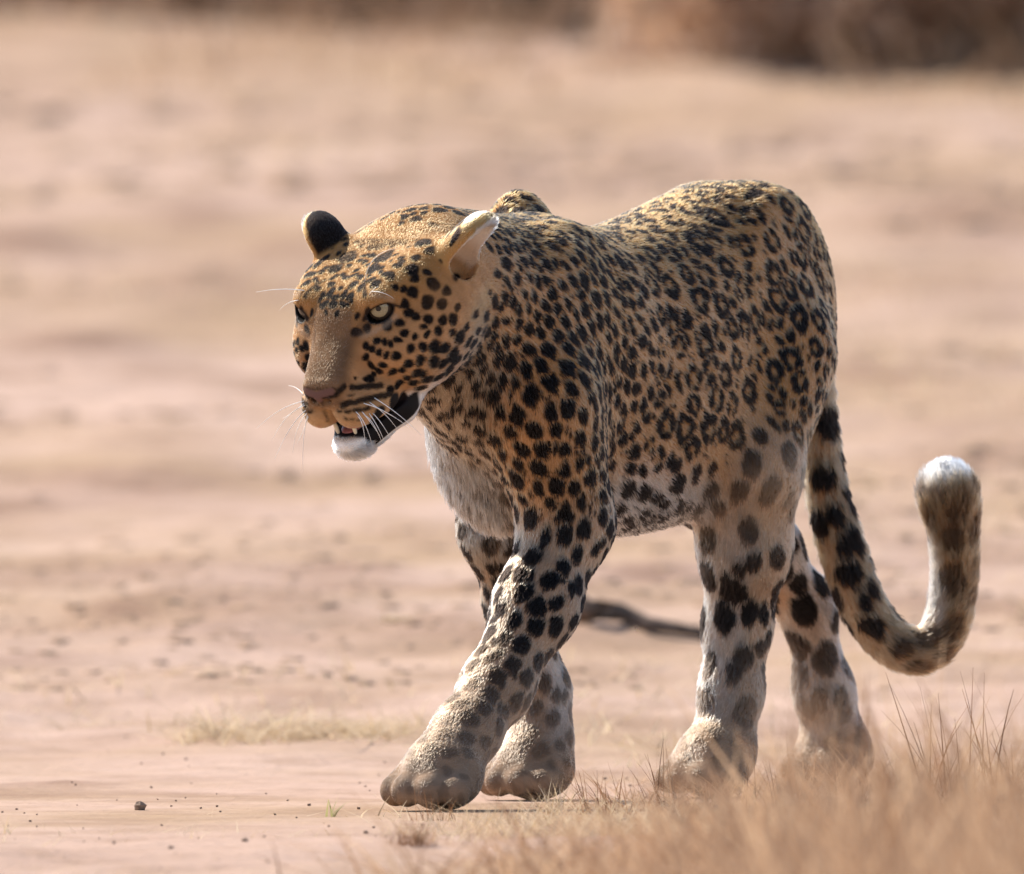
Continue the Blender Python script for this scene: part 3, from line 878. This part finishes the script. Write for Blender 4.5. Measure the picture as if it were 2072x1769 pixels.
# ------------------------------------------------------------------ fur
def build_fur(count):
    wv = WV
    dens = np.ones(len(V)) + 7.0*wv[:, REG.index('head')] + 5.0*wv[:, REG.index('ear')] + 4.5*wv[:, REG.index('paw')] + 1.4*wv[:, REG.index('fore')] + .8*wv[:, REG.index('hind')]
    dens *= np.where(NV[:, 1] > .35, .5, 1.0)
    dens *= sstep(.001, .002, LV)
    p = FA*dens[Q].mean(1); p /= p.sum()
    fi = rng.choice(len(Q), count, p=p)
    a, b = rng.random(count)[:, None], rng.random(count)[:, None]
    def lerp(Aa):
        q = Aa[Q[fi]]
        return (q[:, 0]*(1-a)+q[:, 1]*a)*(1-b)+(q[:, 3]*(1-a)+q[:, 2]*a)*b
    P, N, F, W = lerp(V), lerp(NV), lerp(FV), lerp(WV)
    N /= np.linalg.norm(N, axis=1, keepdims=True)
    C, L, rim = coat(P, N, W)
    keep = L > .0015
    P, N, F, W, C, L = P[keep], N[keep], F[keep], W[keep], C[keep], L[keep]
    n = len(P)
    cl = np.stack([sines(P, 420, 31+i) for i in range(3)], 1)*(.17-.15*W[:, [REG.index('head')]]-.16*W[:, [REG.index('paw')]]-.12*W[:, [REG.index('fore')]]-.12*W[:, [REG.index('hind')]]) + rng.normal(size=(n, 3))*.11
    F = F + cl; F -= N*(F*N).sum(1, keepdims=True); F /= np.linalg.norm(F, axis=1, keepdims=True)+1e-6
    L = L*rng.uniform(.65, 1.2, n)
    short = W[:, REG.index('head')]+W[:, REG.index('paw')]+.5*W[:, REG.index('fore')]+.5*W[:, REG.index('hind')]
    lift = np.clip(rng.normal(.40, .10, n) - .17*short + .25*W[:, REG.index('throat')], .13, 1.0)
    K = 4
    pts = np.zeros((n, K, 3)); cur = P - N*.0006
    pts[:, 0] = cur
    for k in range(1, K):
        ang = lift*(1-.36*(k-1)/1.0)
        ang = np.maximum(ang, .08)
        d = F*np.cos(ang)[:, None]+N*np.sin(ang)[:, None]
        cur = cur + d*(L/(K-1))[:, None]; pts[:, k] = cur
    br = np.exp(rng.normal(0, .13, n))[:, None]
    C = np.clip(C*br, .0015, .97)
    cu = bpy.data.hair_curves.new('fur')
    cu.add_curves([K]*n)
    cu.position_data.foreach_set('vector', pts.astype(np.float32).ravel())
    rd = cu.attributes.new('radius', 'FLOAT', 'POINT') if 'radius' not in cu.attributes else cu.attributes['radius']
    base = (.00010+.00036*np.clip(L/.010, 0, 1.3))[:, None]
    rd.data.foreach_set('value', (base*np.array([1, .95, .7, .15])[None]).astype(np.float32).ravel())
    ca = cu.attributes.new('coat', 'FLOAT_COLOR', 'CURVE')
    ca.data.foreach_set('color', np.concatenate([C, np.ones((n, 1))], 1).astype(np.float32).ravel())
    cu.materials.append(fur_material())
    print('hairs', n)
    return link(bpy.data.objects.new('fur', cu), body)
if FUR:
    build_fur(820000)

# ------------------------------------------------------------------ eyes
def cap(c, d, r, ang, mat, name, parent, seg=24, rings=5, hole=0.0):
    d = unit(d); a = unit(np.cross([0, 0, 1], d)); b = np.cross(d, a)
    vv, ff = [], []
    for i in range(rings+1):
        t = hole+(ang-hole)*i/rings
        for j in range(seg):
            p = 6.28318*j/seg
            vv.append(c + r*(d*math.cos(t)+(a*math.cos(p)+b*math.sin(p))*math.sin(t)))
    for i in range(rings):
        for j in range(seg):
            ff.append((i*seg+j, (i+1)*seg+j, (i+1)*seg+(j+1) % seg, i*seg+(j+1) % seg))
    return mesh_obj(name, vv, ff, mat, parent)
m_sclera = mat_simple('eye_white', (.05, .035, .025), .15, .5)
def iris_material():
    m = mat_simple('eye_iris', (.29, .235, .135), .08, .5, (900, .25))
    return m
m_iris, m_pupil = iris_material(), mat_simple('eye_pupil', (.004, .004, .004), .05, .5)
GAZE = hdir(.80, .46, .36)
for e in EYES:
    ball = cap(e, GAZE, EYE_R, R(179), m_sclera, 'eye', body, 28, 18, 0.001)
    cap(e, GAZE, EYE_R+.0003, R(35), m_iris, 'iris', ball)
    cap(e, GAZE, EYE_R+.0006, R(10), m_pupil, 'pupil', ball, 20, 3)

# ------------------------------------------------------------------ tongue and teeth
def blob(name, c, r, M, mat, parent, n1=8, n2=12):
    vv, ff = [], []
    for i in range(n1+1):
        th = math.pi*i/n1
        for j in range(n2):
            ph = 6.28318*j/n2
            q = (r[0]*math.cos(th), r[1]*math.sin(th)*math.cos(ph), r[2]*math.sin(th)*math.sin(ph))
            vv.append(np.asarray(c)+q[0]*M[0]+q[1]*M[1]+q[2]*M[2])
    for i in range(n1):
        for j in range(n2):
            ff.append((i*n2+j, i*n2+(j+1) % n2, (i+1)*n2+(j+1) % n2, (i+1)*n2+j))
    return mesh_obj(name, vv, ff, mat, parent)
blob('tongue', hp(.040, 0, -.1105), (.026, .016, .0035), HM, mat_simple('tongue_pink', (.30, .10, .085), .45, .4, (300, .2)), body)
m_tooth = mat_simple('tooth_ivory', (.72, .64, .48), .3, .5)
for sg in (1, -1):
    t0 = hp(.064, .0115*sg, -.1125); t1 = hp(.063, .0125*sg, -.0985)
    blob('tooth', (t0+t1)/2, (.0080, .0024, .0024), np.stack([unit(t1-t0), HL, np.cross(unit(t1-t0), HL)]), m_tooth, body)

# ------------------------------------------------------------------ whiskers
def tube(name, pts, r0, r1, mat, parent=None, seg=5):
    pts = np.asarray(pts, float); vv, ff = [], []
    n = len(pts)
    for i in range(n):
        d = unit(pts[min(i+1, n-1)]-pts[max(i-1, 0)])
        a = np.cross(d, [0, 0, 1.0]); a = unit(a) if np.linalg.norm(a) > 1e-4 else np.array([1.0, 0, 0]); b = np.cross(d, a)
        r = r0+(r1-r0)*i/(n-1)
        for j in range(seg):
            p = 6.28318*j/seg
            vv.append(pts[i]+r*(a*math.cos(p)+b*math.sin(p)))
    for i in range(n-1):
        for j in range(seg):
            ff.append((i*seg+j, i*seg+(j+1) % seg, (i+1)*seg+(j+1) % seg, (i+1)*seg+j))
    ff.append(tuple(range(seg-1, -1, -1))); ff.append(tuple(range((n-1)*seg, n*seg)))
    return mesh_obj(name, vv, ff, mat, parent)
m_whisk = mat_simple('whisker_white', (.85, .83, .78), .4, .4)
def bez(a, b, c, n=9):
    t = np.linspace(0, 1, n)[:, None]
    return a*(1-t)**2+2*b*t*(1-t)+c*t*t
z3 = lambda x, y: ((720+x/5.18)*.809375, (860+y/5.18)*.809375)
near_wh = [((880,880),(1010,990),(1095,1330)),((960,880),(1050,980),(1190,1190)),((900,930),(990,1010),(1000,1330)),((1050,900),(1170,1060),(1260,1290)),((1010,930),(1110,1000),(1215,1270)),((1100,900),(1200,990),(1345,1250)),((1060,760),(1260,880),(1420,1110)),((1090,790),(1300,900),(1475,1010)),((980,770),(1260,840),(1560,1080)),((1120,700),(1450,900),(1720,1180))]
for a, b, c in near_wh:
    r = skin_at(*z3(*a))
    if r is None: continue
    y = r[1]
    tube('whisker', bez(r, at(*z3(*b), y-.012), at(*z3(*c), y+.005)), .00055, .00014, m_whisk, body)
far_wh = [((345,1335),(200,1360),(55,1500)),((350,1360),(230,1400),(150,1570)),((355,1390),(250,1480),(165,1690)),((365,1420),(330,1560),(338,1765)),((362,1410),(290,1480),(275,1650)),((370,1430),(350,1500),(300,1600)),((345,1350),(260,1420),(215,1440)),((345,1300),(300,1240),(250,1240))]
for a, b, c in far_wh:
    r = skin_at(*z1(*a))
    if r is None: continue
    y = r[1]
    tube('whisker', bez(r, at(*z1(*b), y+.015), at(*z1(*c), y+.04)), .00055, .00014, m_whisk, body)
for a, b, c in [((718,600),(735,420),(915,395)),((755,662),(830,655),(895,705)),((745,680),(770,640),(800,630))]:
    r = skin_at(*z1(*a))
    if r is not None: tube('whisker', bez(r, at(*z1(*b), r[1]-.02), at(*z1(*c), r[1]-.02)), .00042, .00012, m_whisk, body)
for a, b, c in [((345,655),(200,635),(50,665)),((310,715),(240,720),(195,775))]:
    r = skin_at(*z1(*a))
    if r is not None: tube('whisker', bez(r, at(*z1(*b), r[1]+.01), at(*z1(*c), r[1]+.03)), .00055, .00014, m_whisk, body)
#@DETAILS
# ------------------------------------------------------------------ dry grass
def grass_material(name, a, b_):
    m = bpy.data.materials.new(name); m.use_nodes = True
    nt = m.node_tree; b = nt.nodes['Principled BSDF']; out = nt.nodes['Material Output']
    b.inputs['Roughness'].default_value = .7; b.inputs['Specular IOR Level'].default_value = .25
    at_ = nt.nodes.new('ShaderNodeAttribute'); at_.attribute_name = 'tone'
    r = nt.nodes.new('ShaderNodeValToRGB'); r.color_ramp.elements[0].color = (*a, 1); r.color_ramp.elements[1].color = (*b_, 1)
    nt.links.new(at_.outputs['Fac'], r.inputs[0]); nt.links.new(r.outputs[0], b.inputs['Base Color'])
    tr = nt.nodes.new('ShaderNodeBsdfTranslucent'); nt.links.new(r.outputs[0], tr.inputs[0])
    mx = nt.nodes.new('ShaderNodeMixShader'); mx.inputs[0].default_value = .45
    nt.links.new(b.outputs[0], mx.inputs[1]); nt.links.new(tr.outputs[0], mx.inputs[2]); nt.links.new(mx.outputs[0], out.inputs[0])
    return m
gm_orange = grass_material('dry_grass_orange', (.24, .120, .062), (.66, .45, .28))
gm_straw = grass_material('dry_grass_straw', (.42, .29, .16), (.74, .60, .42))
gm_dark = grass_material('dry_grass_twiggy', (.10, .048, .028), (.34, .165, .070))
def blades(base, height, lean, width, bend, seg=4):
    """base (n,3), lean (n,2): arrays of curved tapering blades -> verts, quads, tone"""
    n = len(base); t = np.linspace(0, 1, seg+1)
    az = rng.uniform(0, 6.28, n); side = np.stack([np.cos(az), np.sin(az), np.zeros(n)], 1)
    V_ = np.zeros((n, seg+1, 2, 3))
    for k, tk in enumerate(t):
        c = base.copy()
        c[:, :2] += lean*(tk+bend[:, None]*tk*tk)
        c[:, 2] += height*(tk-.35*np.clip(bend, 0, 1.6)*tk*tk)
        w = (width*(1-.85*tk))[:, None]
        V_[:, k, 0] = c-side*w; V_[:, k, 1] = c+side*w
    i0 = (np.arange(n)*(seg+1)*2)[:, None]
    q = [np.concatenate([i0+2*k, i0+2*k+1, i0+2*k+3, i0+2*k+2], 1) for k in range(seg)]
    tone = np.repeat(rng.random(n), (seg+1)*2)
    return V_.reshape(-1, 3), np.concatenate(q), tone
def grass_obj(name, base, h, lean, width, mat, bend=None, seg=4, origin=None):
    bend = rng.uniform(0, 1.2, len(base)) if bend is None else bend
    v, q, tone = blades(base, h, lean, width, bend, seg)
    if origin is not None: v = v-origin
    o = mesh_np(name, v, q, mat)
    if origin is not None: o.location = origin
    t = o.data.attributes.new('tone', 'FLOAT', 'POINT'); t.data.foreach_set('value', tone.astype(np.float32))
    return o
def mass(n, ulo, uhi, ylo, yhi, hfun, keep):
    u = rng.uniform(ulo, uhi, n); y = rng.uniform(ylo, yhi, n)
    x = (u-1036)*PX*(y-CAM[1])/DIST
    k = rng.random(n) < keep(u, y)
    x, y, u = x[k], y[k], u[k]
    base = np.stack([x, y, terrain(x, y)-.004], 1)
    h = hfun(u, y)*rng.uniform(.45, 1.15, len(x))
    return base, h
# blurred grass close to the lens, lower right
tuftiness = lambda x, y, f, sd: np.clip(.5+.55*nsin(x, y, f, sd), 0, 1)
base, h = mass(14000, 480, 2400, -8.5, -2.6, lambda u, y: (.050+.088*sstep(950, 1750, u)+.028*nsin(u*PX, y, 6, 77))*(1+.15*(-y-2)), lambda u, y: sstep(480, 1350, u)*np.clip(1.8*tuftiness(u*PX, y, 5, 71)-.45, 0.03, 1))
o = grass_obj('dry_grass', base, h, rng.normal(0, .055, (len(base), 2))+np.array([-.01, 0]), rng.uniform(.0008, .0032, len(base)), gm_orange)
tag(o, 'blurred mass of dry orange grass in the lower right foreground', 'grass', kind='stuff')
base, h = mass(14000, -250, 1900, -3.4, -.5, lambda u, y: .018+.026*sstep(500, 1200, u), lambda u, y: (.10+.9*sstep(650, 1100, u))*tuftiness(u*PX, y, 8, 72)**2)
o = grass_obj('short_dry_grass', base, h, rng.normal(0, .024, (len(base), 2)), rng.uniform(.0005, .0012, len(base)), gm_straw, seg=3)
tag(o, 'short sparse straw on the sand along the lower edge', 'grass', kind='stuff')
# grass among the hind feet and behind them
base, h = mass(7000, 1150, 2250, -.85, .75, lambda u, y: .030+.030*sstep(1300, 1900, u), lambda u, y: tuftiness(u*PX, y, 11, 73)**1.6*sstep(1100, 1500, u))
o = grass_obj('low_dry_grass', base, h, rng.normal(0, .025, (len(base), 2)), rng.uniform(.0005, .0011, len(base)), gm_orange)
tag(o, 'low tangled dry grass around the hind paws of the leopard', 'grass', kind='stuff')
# faint litter over the sand behind the animal
n = 16000
y = 1.0+24*rng.random(n)**1.3; x = rng.uniform(-1, 1, n)*(.75+.02*y)
k = rng.random(n) < np.clip(.02+1.3*(tuftiness(x, y*.5, 2.2, 74)-.55), 0, 1)
x, y = x[k], y[k]
base = np.stack([x, y, terrain(x, y)-.003], 1)
o = grass_obj('withered_grass', base, rng.uniform(.008, .03, len(x))*(1+y*.05), rng.normal(0, .02, (len(x), 2)), rng.uniform(.0008, .0022, len(x)), gm_straw, seg=3)
tag(o, 'thin withered grass scattered over the sand behind the leopard', 'grass', kind='stuff')

n = 7000
y = 19+10*rng.random(n)**.6; x = rng.uniform(-1, 1, n)*1.35
k = rng.random(n) < np.clip(tuftiness(x, y*.4, 3.0, 75)*sstep(19.5, 26, y+2.5*sstep(.35, .8, x)), 0, 1)
x, y = x[k], y[k]
base = np.stack([x, y, terrain(x, y)-.003], 1)
o = grass_obj('far_dry_grass', base, rng.uniform(.06, .22, len(x)), rng.normal(0, .06, (len(x), 2)), rng.uniform(.002, .005, len(x)), grass_material('far_grass_brown', (.26, .15, .09), (.44, .28, .17)), seg=3)
tag(o, 'brown dry grass blurred along the far edge of the clearing', 'grass', kind='stuff')

# single tufts that stand sharp beside the paws
def tuft(u, v, n, hgt, spread, label, mat, width=.0007, leanx=0.0, seg=5):
    n = int(n*1.3)
    p = ground_hit(u, v)
    base = p + np.concatenate([rng.normal(0, spread, (n, 2)), np.zeros((n, 1))], 1)
    base[:, 2] = terrain(base[:, 0], base[:, 1])-.003
    lean = rng.normal(0, hgt*.22, (n, 2)); lean[:, 0] += leanx
    o = grass_obj('grass_tuft', base, hgt*rng.uniform(.5, 1.25, n), lean, rng.uniform(.7, 1.4, n)*width, mat, rng.uniform(0, .8, n), seg=seg, origin=np.array([p[0], p[1], p[2]]))
    return tag(o, label, 'grass tuft', 'sharp grass tufts beside the paws')
tuft(880, 1662, 26, .035, .012, 'wiry russet grass tuft right below the forward front paw', gm_dark, .0006)
tuft(840, 1712, 90, .032, .011, 'low russet tuft left of the rear front paw near the bottom edge', gm_dark, .0006)
tuft(1130, 1650, 36, .038, .009, 'straw tuft poking up before the rear front paw', gm_straw, .0007)
tuft(1235, 1648, 40, .052, .020, 'leaning orange tuft between the front and hind paws', gm_dark, .0008, -.012)
tuft(1345, 1632, 12, .078, .012, 'thin tall grass stems just left of the near hind paw', gm_dark, .0006)
tuft(1590, 1640, 10, .085, .016, 'few bent stems between the two hind legs', gm_dark, .0007, -.02)
tuft(1800, 1640, 16, .075, .020, 'sparse stems right of the far hind paw under the tail', gm_dark, .0007)
tuft(1900, 1655, 18, .150, .018, 'tall branching stems below the curl of the tail', gm_dark, .0011)
tuft(1985, 1655, 22, .140, .022, 'tall russet stems between the tail and the right edge', gm_dark, .0011)
tuft(2060, 1665, 22, .095, .018, 'dark twiggy tuft cut off by the right edge', gm_dark, .0011)
tuft(665, 1655, 5, .030, .005, 'small pale green sprout standing alone on the sand', grass_material('sprout_green', (.30, .27, .10), (.45, .42, .20)), .0016)
tuft(20, 1690, 6, .022, .006, 'tiny pale blades at the lower left edge', gm_straw, .0012)

# ------------------------------------------------------------------ loose things on the sand
def straw_heap(name, u0, u1, v, n, label, length, hgt):
    a, b = ground_hit(u0, v), ground_hit(u1, v); c = (a+b)/2
    t = rng.random(n)[:, None]; base = a*(1-t)+b*t
    base[:, 1] += rng.normal(0, .10 if n > 100 else .012, n); base[:, 0] += rng.normal(0, .015, n)
    base[:, 2] = terrain(base[:, 0], base[:, 1])
    lean = np.stack([rng.normal(0, length, n), rng.normal(0, length, n)], 1)
    o = grass_obj(name, base, rng.random(n)*hgt, lean, rng.uniform(.0008, .0020, n), gm_straw, seg=4, origin=c)
    return tag(o, label, 'straw')
straw_heap('straw_clump', 370, 540, 1500, 300, 'matted clump of pale straw lying left of the front paws', .045, .042)
straw_heap('straw_clump', 560, 840, 1488, 480, 'long scatter of dry straw reaching to the forward front paw', .045, .030)
straw_heap('straw_clump', 775, 800, 1262, 60, 'small pale straw wisp on the sand left of the far foreleg', .022, .016)
m_wood = mat_simple('weathered_wood', (.15, .105, .078), .9, .1, (60, .4))
pts = [ground_hit(u, v) for u, v in ((1150, 1262), (1205, 1268), (1260, 1272), (1310, 1284), (1370, 1292), (1440, 1296))]
for i, p in enumerate(pts): p[2] = terrain(p[0], p[1]) + (.012, .02, .014, .010, .010, .006)[i]
br = tube('fallen_branch', np.array(pts), .015, .006, m_wood, None, 7)
tag(br, 'dark fallen branch on the sand seen between front and hind legs', 'branch')
tube('twig', np.array([pts[1], pts[1]+[-.02, .02, .02], pts[1]+[-.05, .03, .026]]), .005, .002, m_wood, br, 6)
m_stone = mat_simple('stone_brown', (.22, .15, .105), .9, .2, (200, .35))
def stone(u, v, r, label, flat=.7):
    p = ground_hit(u, v)
    vv, ff = [], []
    n1, n2 = 5, 8
    rs = rng.uniform(.75, 1.2, (n1+1, n2))
    for i in range(n1+1):
        th = math.pi*i/n1
        for j in range(n2):
            ph = 6.28318*j/n2; k = r*rs[i, j] if 0 < i < n1 else r
            vv.append((k*math.sin(th)*math.cos(ph), k*math.sin(th)*math.sin(ph), k*flat*math.cos(th)))
    for i in range(n1):
        for j in range(n2):
            ff.append((i*n2+j, i*n2+(j+1) % n2, (i+1)*n2+(j+1) % n2, (i+1)*n2+j))
    o = mesh_obj('stone', vv, ff, m_stone, None, False)
    o.location = (p[0], p[1], terrain(p[0], p[1])+r*flat*.45)
    return tag(o, label, 'stone', 'small stones on the sand')
stone(284, 1640, .0068, 'small pointed brown stone alone on the bare sand', 1.0)
stone(740, 1690, .003, 'tiny pebble between the green sprout and the forward front paw')
stone(495, 1705, .0035, 'tiny dark pebble on the sand near the bottom edge')
stone(345, 1722, .003, 'tiny flat pebble at the bottom left on the sand')
# fine grit
n = 230
y = -2.6+5.5*rng.random(n); x = rng.uniform(-.62, .62, n)
tet = np.array([(1, 1, 1), (1, -1, -1), (-1, 1, -1), (-1, -1, 1)], float)
r = rng.uniform(.0005, .0014, n)*(1+.5*rng.random(n))
Vg = (np.stack([x, y, terrain(x, y)+r*.3], 1)[:, None]+tet[None]*r[:, None, None]*rng.uniform(.6, 1.3, (n, 4, 1))).reshape(-1, 3)
i4 = (np.arange(n)*4)[:, None]
Tg = np.concatenate([i4+np.array(t)[None] for t in ((0, 1, 2), (0, 3, 1), (0, 2, 3), (1, 3, 2))])
o = mesh_np('grit', Vg, Tg, m_stone, None, False)
tag(o, 'fine dark grit sprinkled over the foreground sand', 'grit', kind='stuff')

# crumbled clods that roughen the sand behind the animal
def crumbs(n, y, x, r, name, label, mat):
    ph = rng.random((n, 8))*.6+.7
    cub = np.array([(-1, -1, -.4), (1, -1, -.4), (1, 1, -.4), (-1, 1, -.4), (-.7, -.7, .5), (.7, -.7, .5), (.7, .7, .5), (-.7, .7, .5)])
    rx = r*rng.uniform(1, 2.2, n)
    Vc = np.stack([x, y, terrain(x, y)], 1)[:, None]+cub[None]*np.stack([rx, r, r*.8], 1)[:, None]*ph[..., None]
    i8 = (np.arange(n)*8)[:, None]
    Qc = np.concatenate([i8+np.array(t)[None] for t in ((4, 5, 6, 7), (0, 1, 5, 4), (1, 2, 6, 5), (2, 3, 7, 6), (3, 0, 4, 7))])
    return tag(mesh_np(name, Vc.reshape(-1, 3), Qc, mat, None, True), label, 'earth', kind='stuff')
n = 6000
y = 3.0+20*rng.random(n)**1.1; x = rng.uniform(-1, 1, n)*(.75+.02*y)
k = rng.random(n) < np.clip(1.6*(tuftiness(x*.7, y*.8, 2.6, 79)-.45), .01, 1)
x, y = x[k], y[k]
crumbs(len(x), y, x, rng.uniform(.0015, .0065, len(x))*(1+y*.11), 'earth_crumbs', 'loose earth crumbs scattered over the sand behind the leopard', mat_simple('earth_clod', (.36, .235, .155), .95, .1, (40, .3)))

# ------------------------------------------------------------------ scrub at the far edge of the clearing
bush_m = [grass_material('scrub_brown', (.44, .27, .17), (.62, .42, .28)), grass_material('scrub_ochre', (.55, .38, .24), (.68, .50, .33))]
def bush(u, v, wid, hgt, n, label, mi):
    p = ground_hit(u, v) if v > 0 else at(u, v, 27)
    p[2] = terrain(p[0], p[1])
    root = bpy.data.objects.new('dry_bush', None); link(root); root.location = p
    tag(root, label, 'bush', 'dry bushes along the far edge')
    # leaves spread through a lumpy crown
    lobes = [(rng.uniform(-.7, .7)*wid, rng.uniform(-.3, .5)*wid, rng.uniform(.12, .8)*hgt, rng.uniform(.2, .45)*hgt) for _ in range(14)]
    c = np.array(lobes)[rng.integers(0, 14, n)]
    d = rng.normal(size=(n, 3)); d /= np.linalg.norm(d, axis=1, keepdims=True)
    q = c[:, :3] + d*(c[:, 3]*rng.random(n)**.4)[:, None]; q[:, 2] = np.maximum(q[:, 2], .01)
    a = rng.normal(size=(n, 3)); a /= np.linalg.norm(a, axis=1, keepdims=True); b = np.cross(a, rng.normal(size=(n, 3))); b /= np.linalg.norm(b, axis=1, keepdims=True)
    sz = rng.uniform(.012, .035, n)[:, None]
    Vb = np.stack([q-a*sz*1.6, q+b*sz*.6, q+a*sz*1.6, q-b*sz*.6], 1).reshape(-1, 3)
    o = mesh_np('foliage', Vb, np.arange(n*4).reshape(-1, 4), bush_m[mi], root, False)
    t = o.data.attributes.new('tone', 'FLOAT', 'POINT'); t.data.foreach_set('value', np.repeat(rng.random(n), 4).astype(np.float32))
    for l in lobes[:5]:
        tube('stem', np.array([[l[0]*.15, l[1]*.15, -.03], [l[0]*.6, l[1]*.5, l[2]*.5], [l[0], l[1], l[2]]]), .02, .006, m_wood, root, 5)
bush(60, 26, .42, .75, 1500, 'brown blurred bush at the top left corner', 0)
bush(430, 40, .34, .60, 1100, 'brown blurred bush second from the top left corner', 0)
bush(780, 60, .34, .60, 900, 'brown blurred bush above the head of the leopard', 0)
bush(1120, 60, .34, .62, 1300, 'ochre blurred bush above the withers of the leopard', 1)
bush(1420, 50, .30, .55, 1000, 'ochre blurred bush above the rump of the leopard', 1)
bush(1760, 140, .36, .75, 3600, 'dark brown blurred bush at the top right', 0)
bush(2040, 150, .36, .75, 3600, 'dark brown blurred bush in the top right corner', 0)
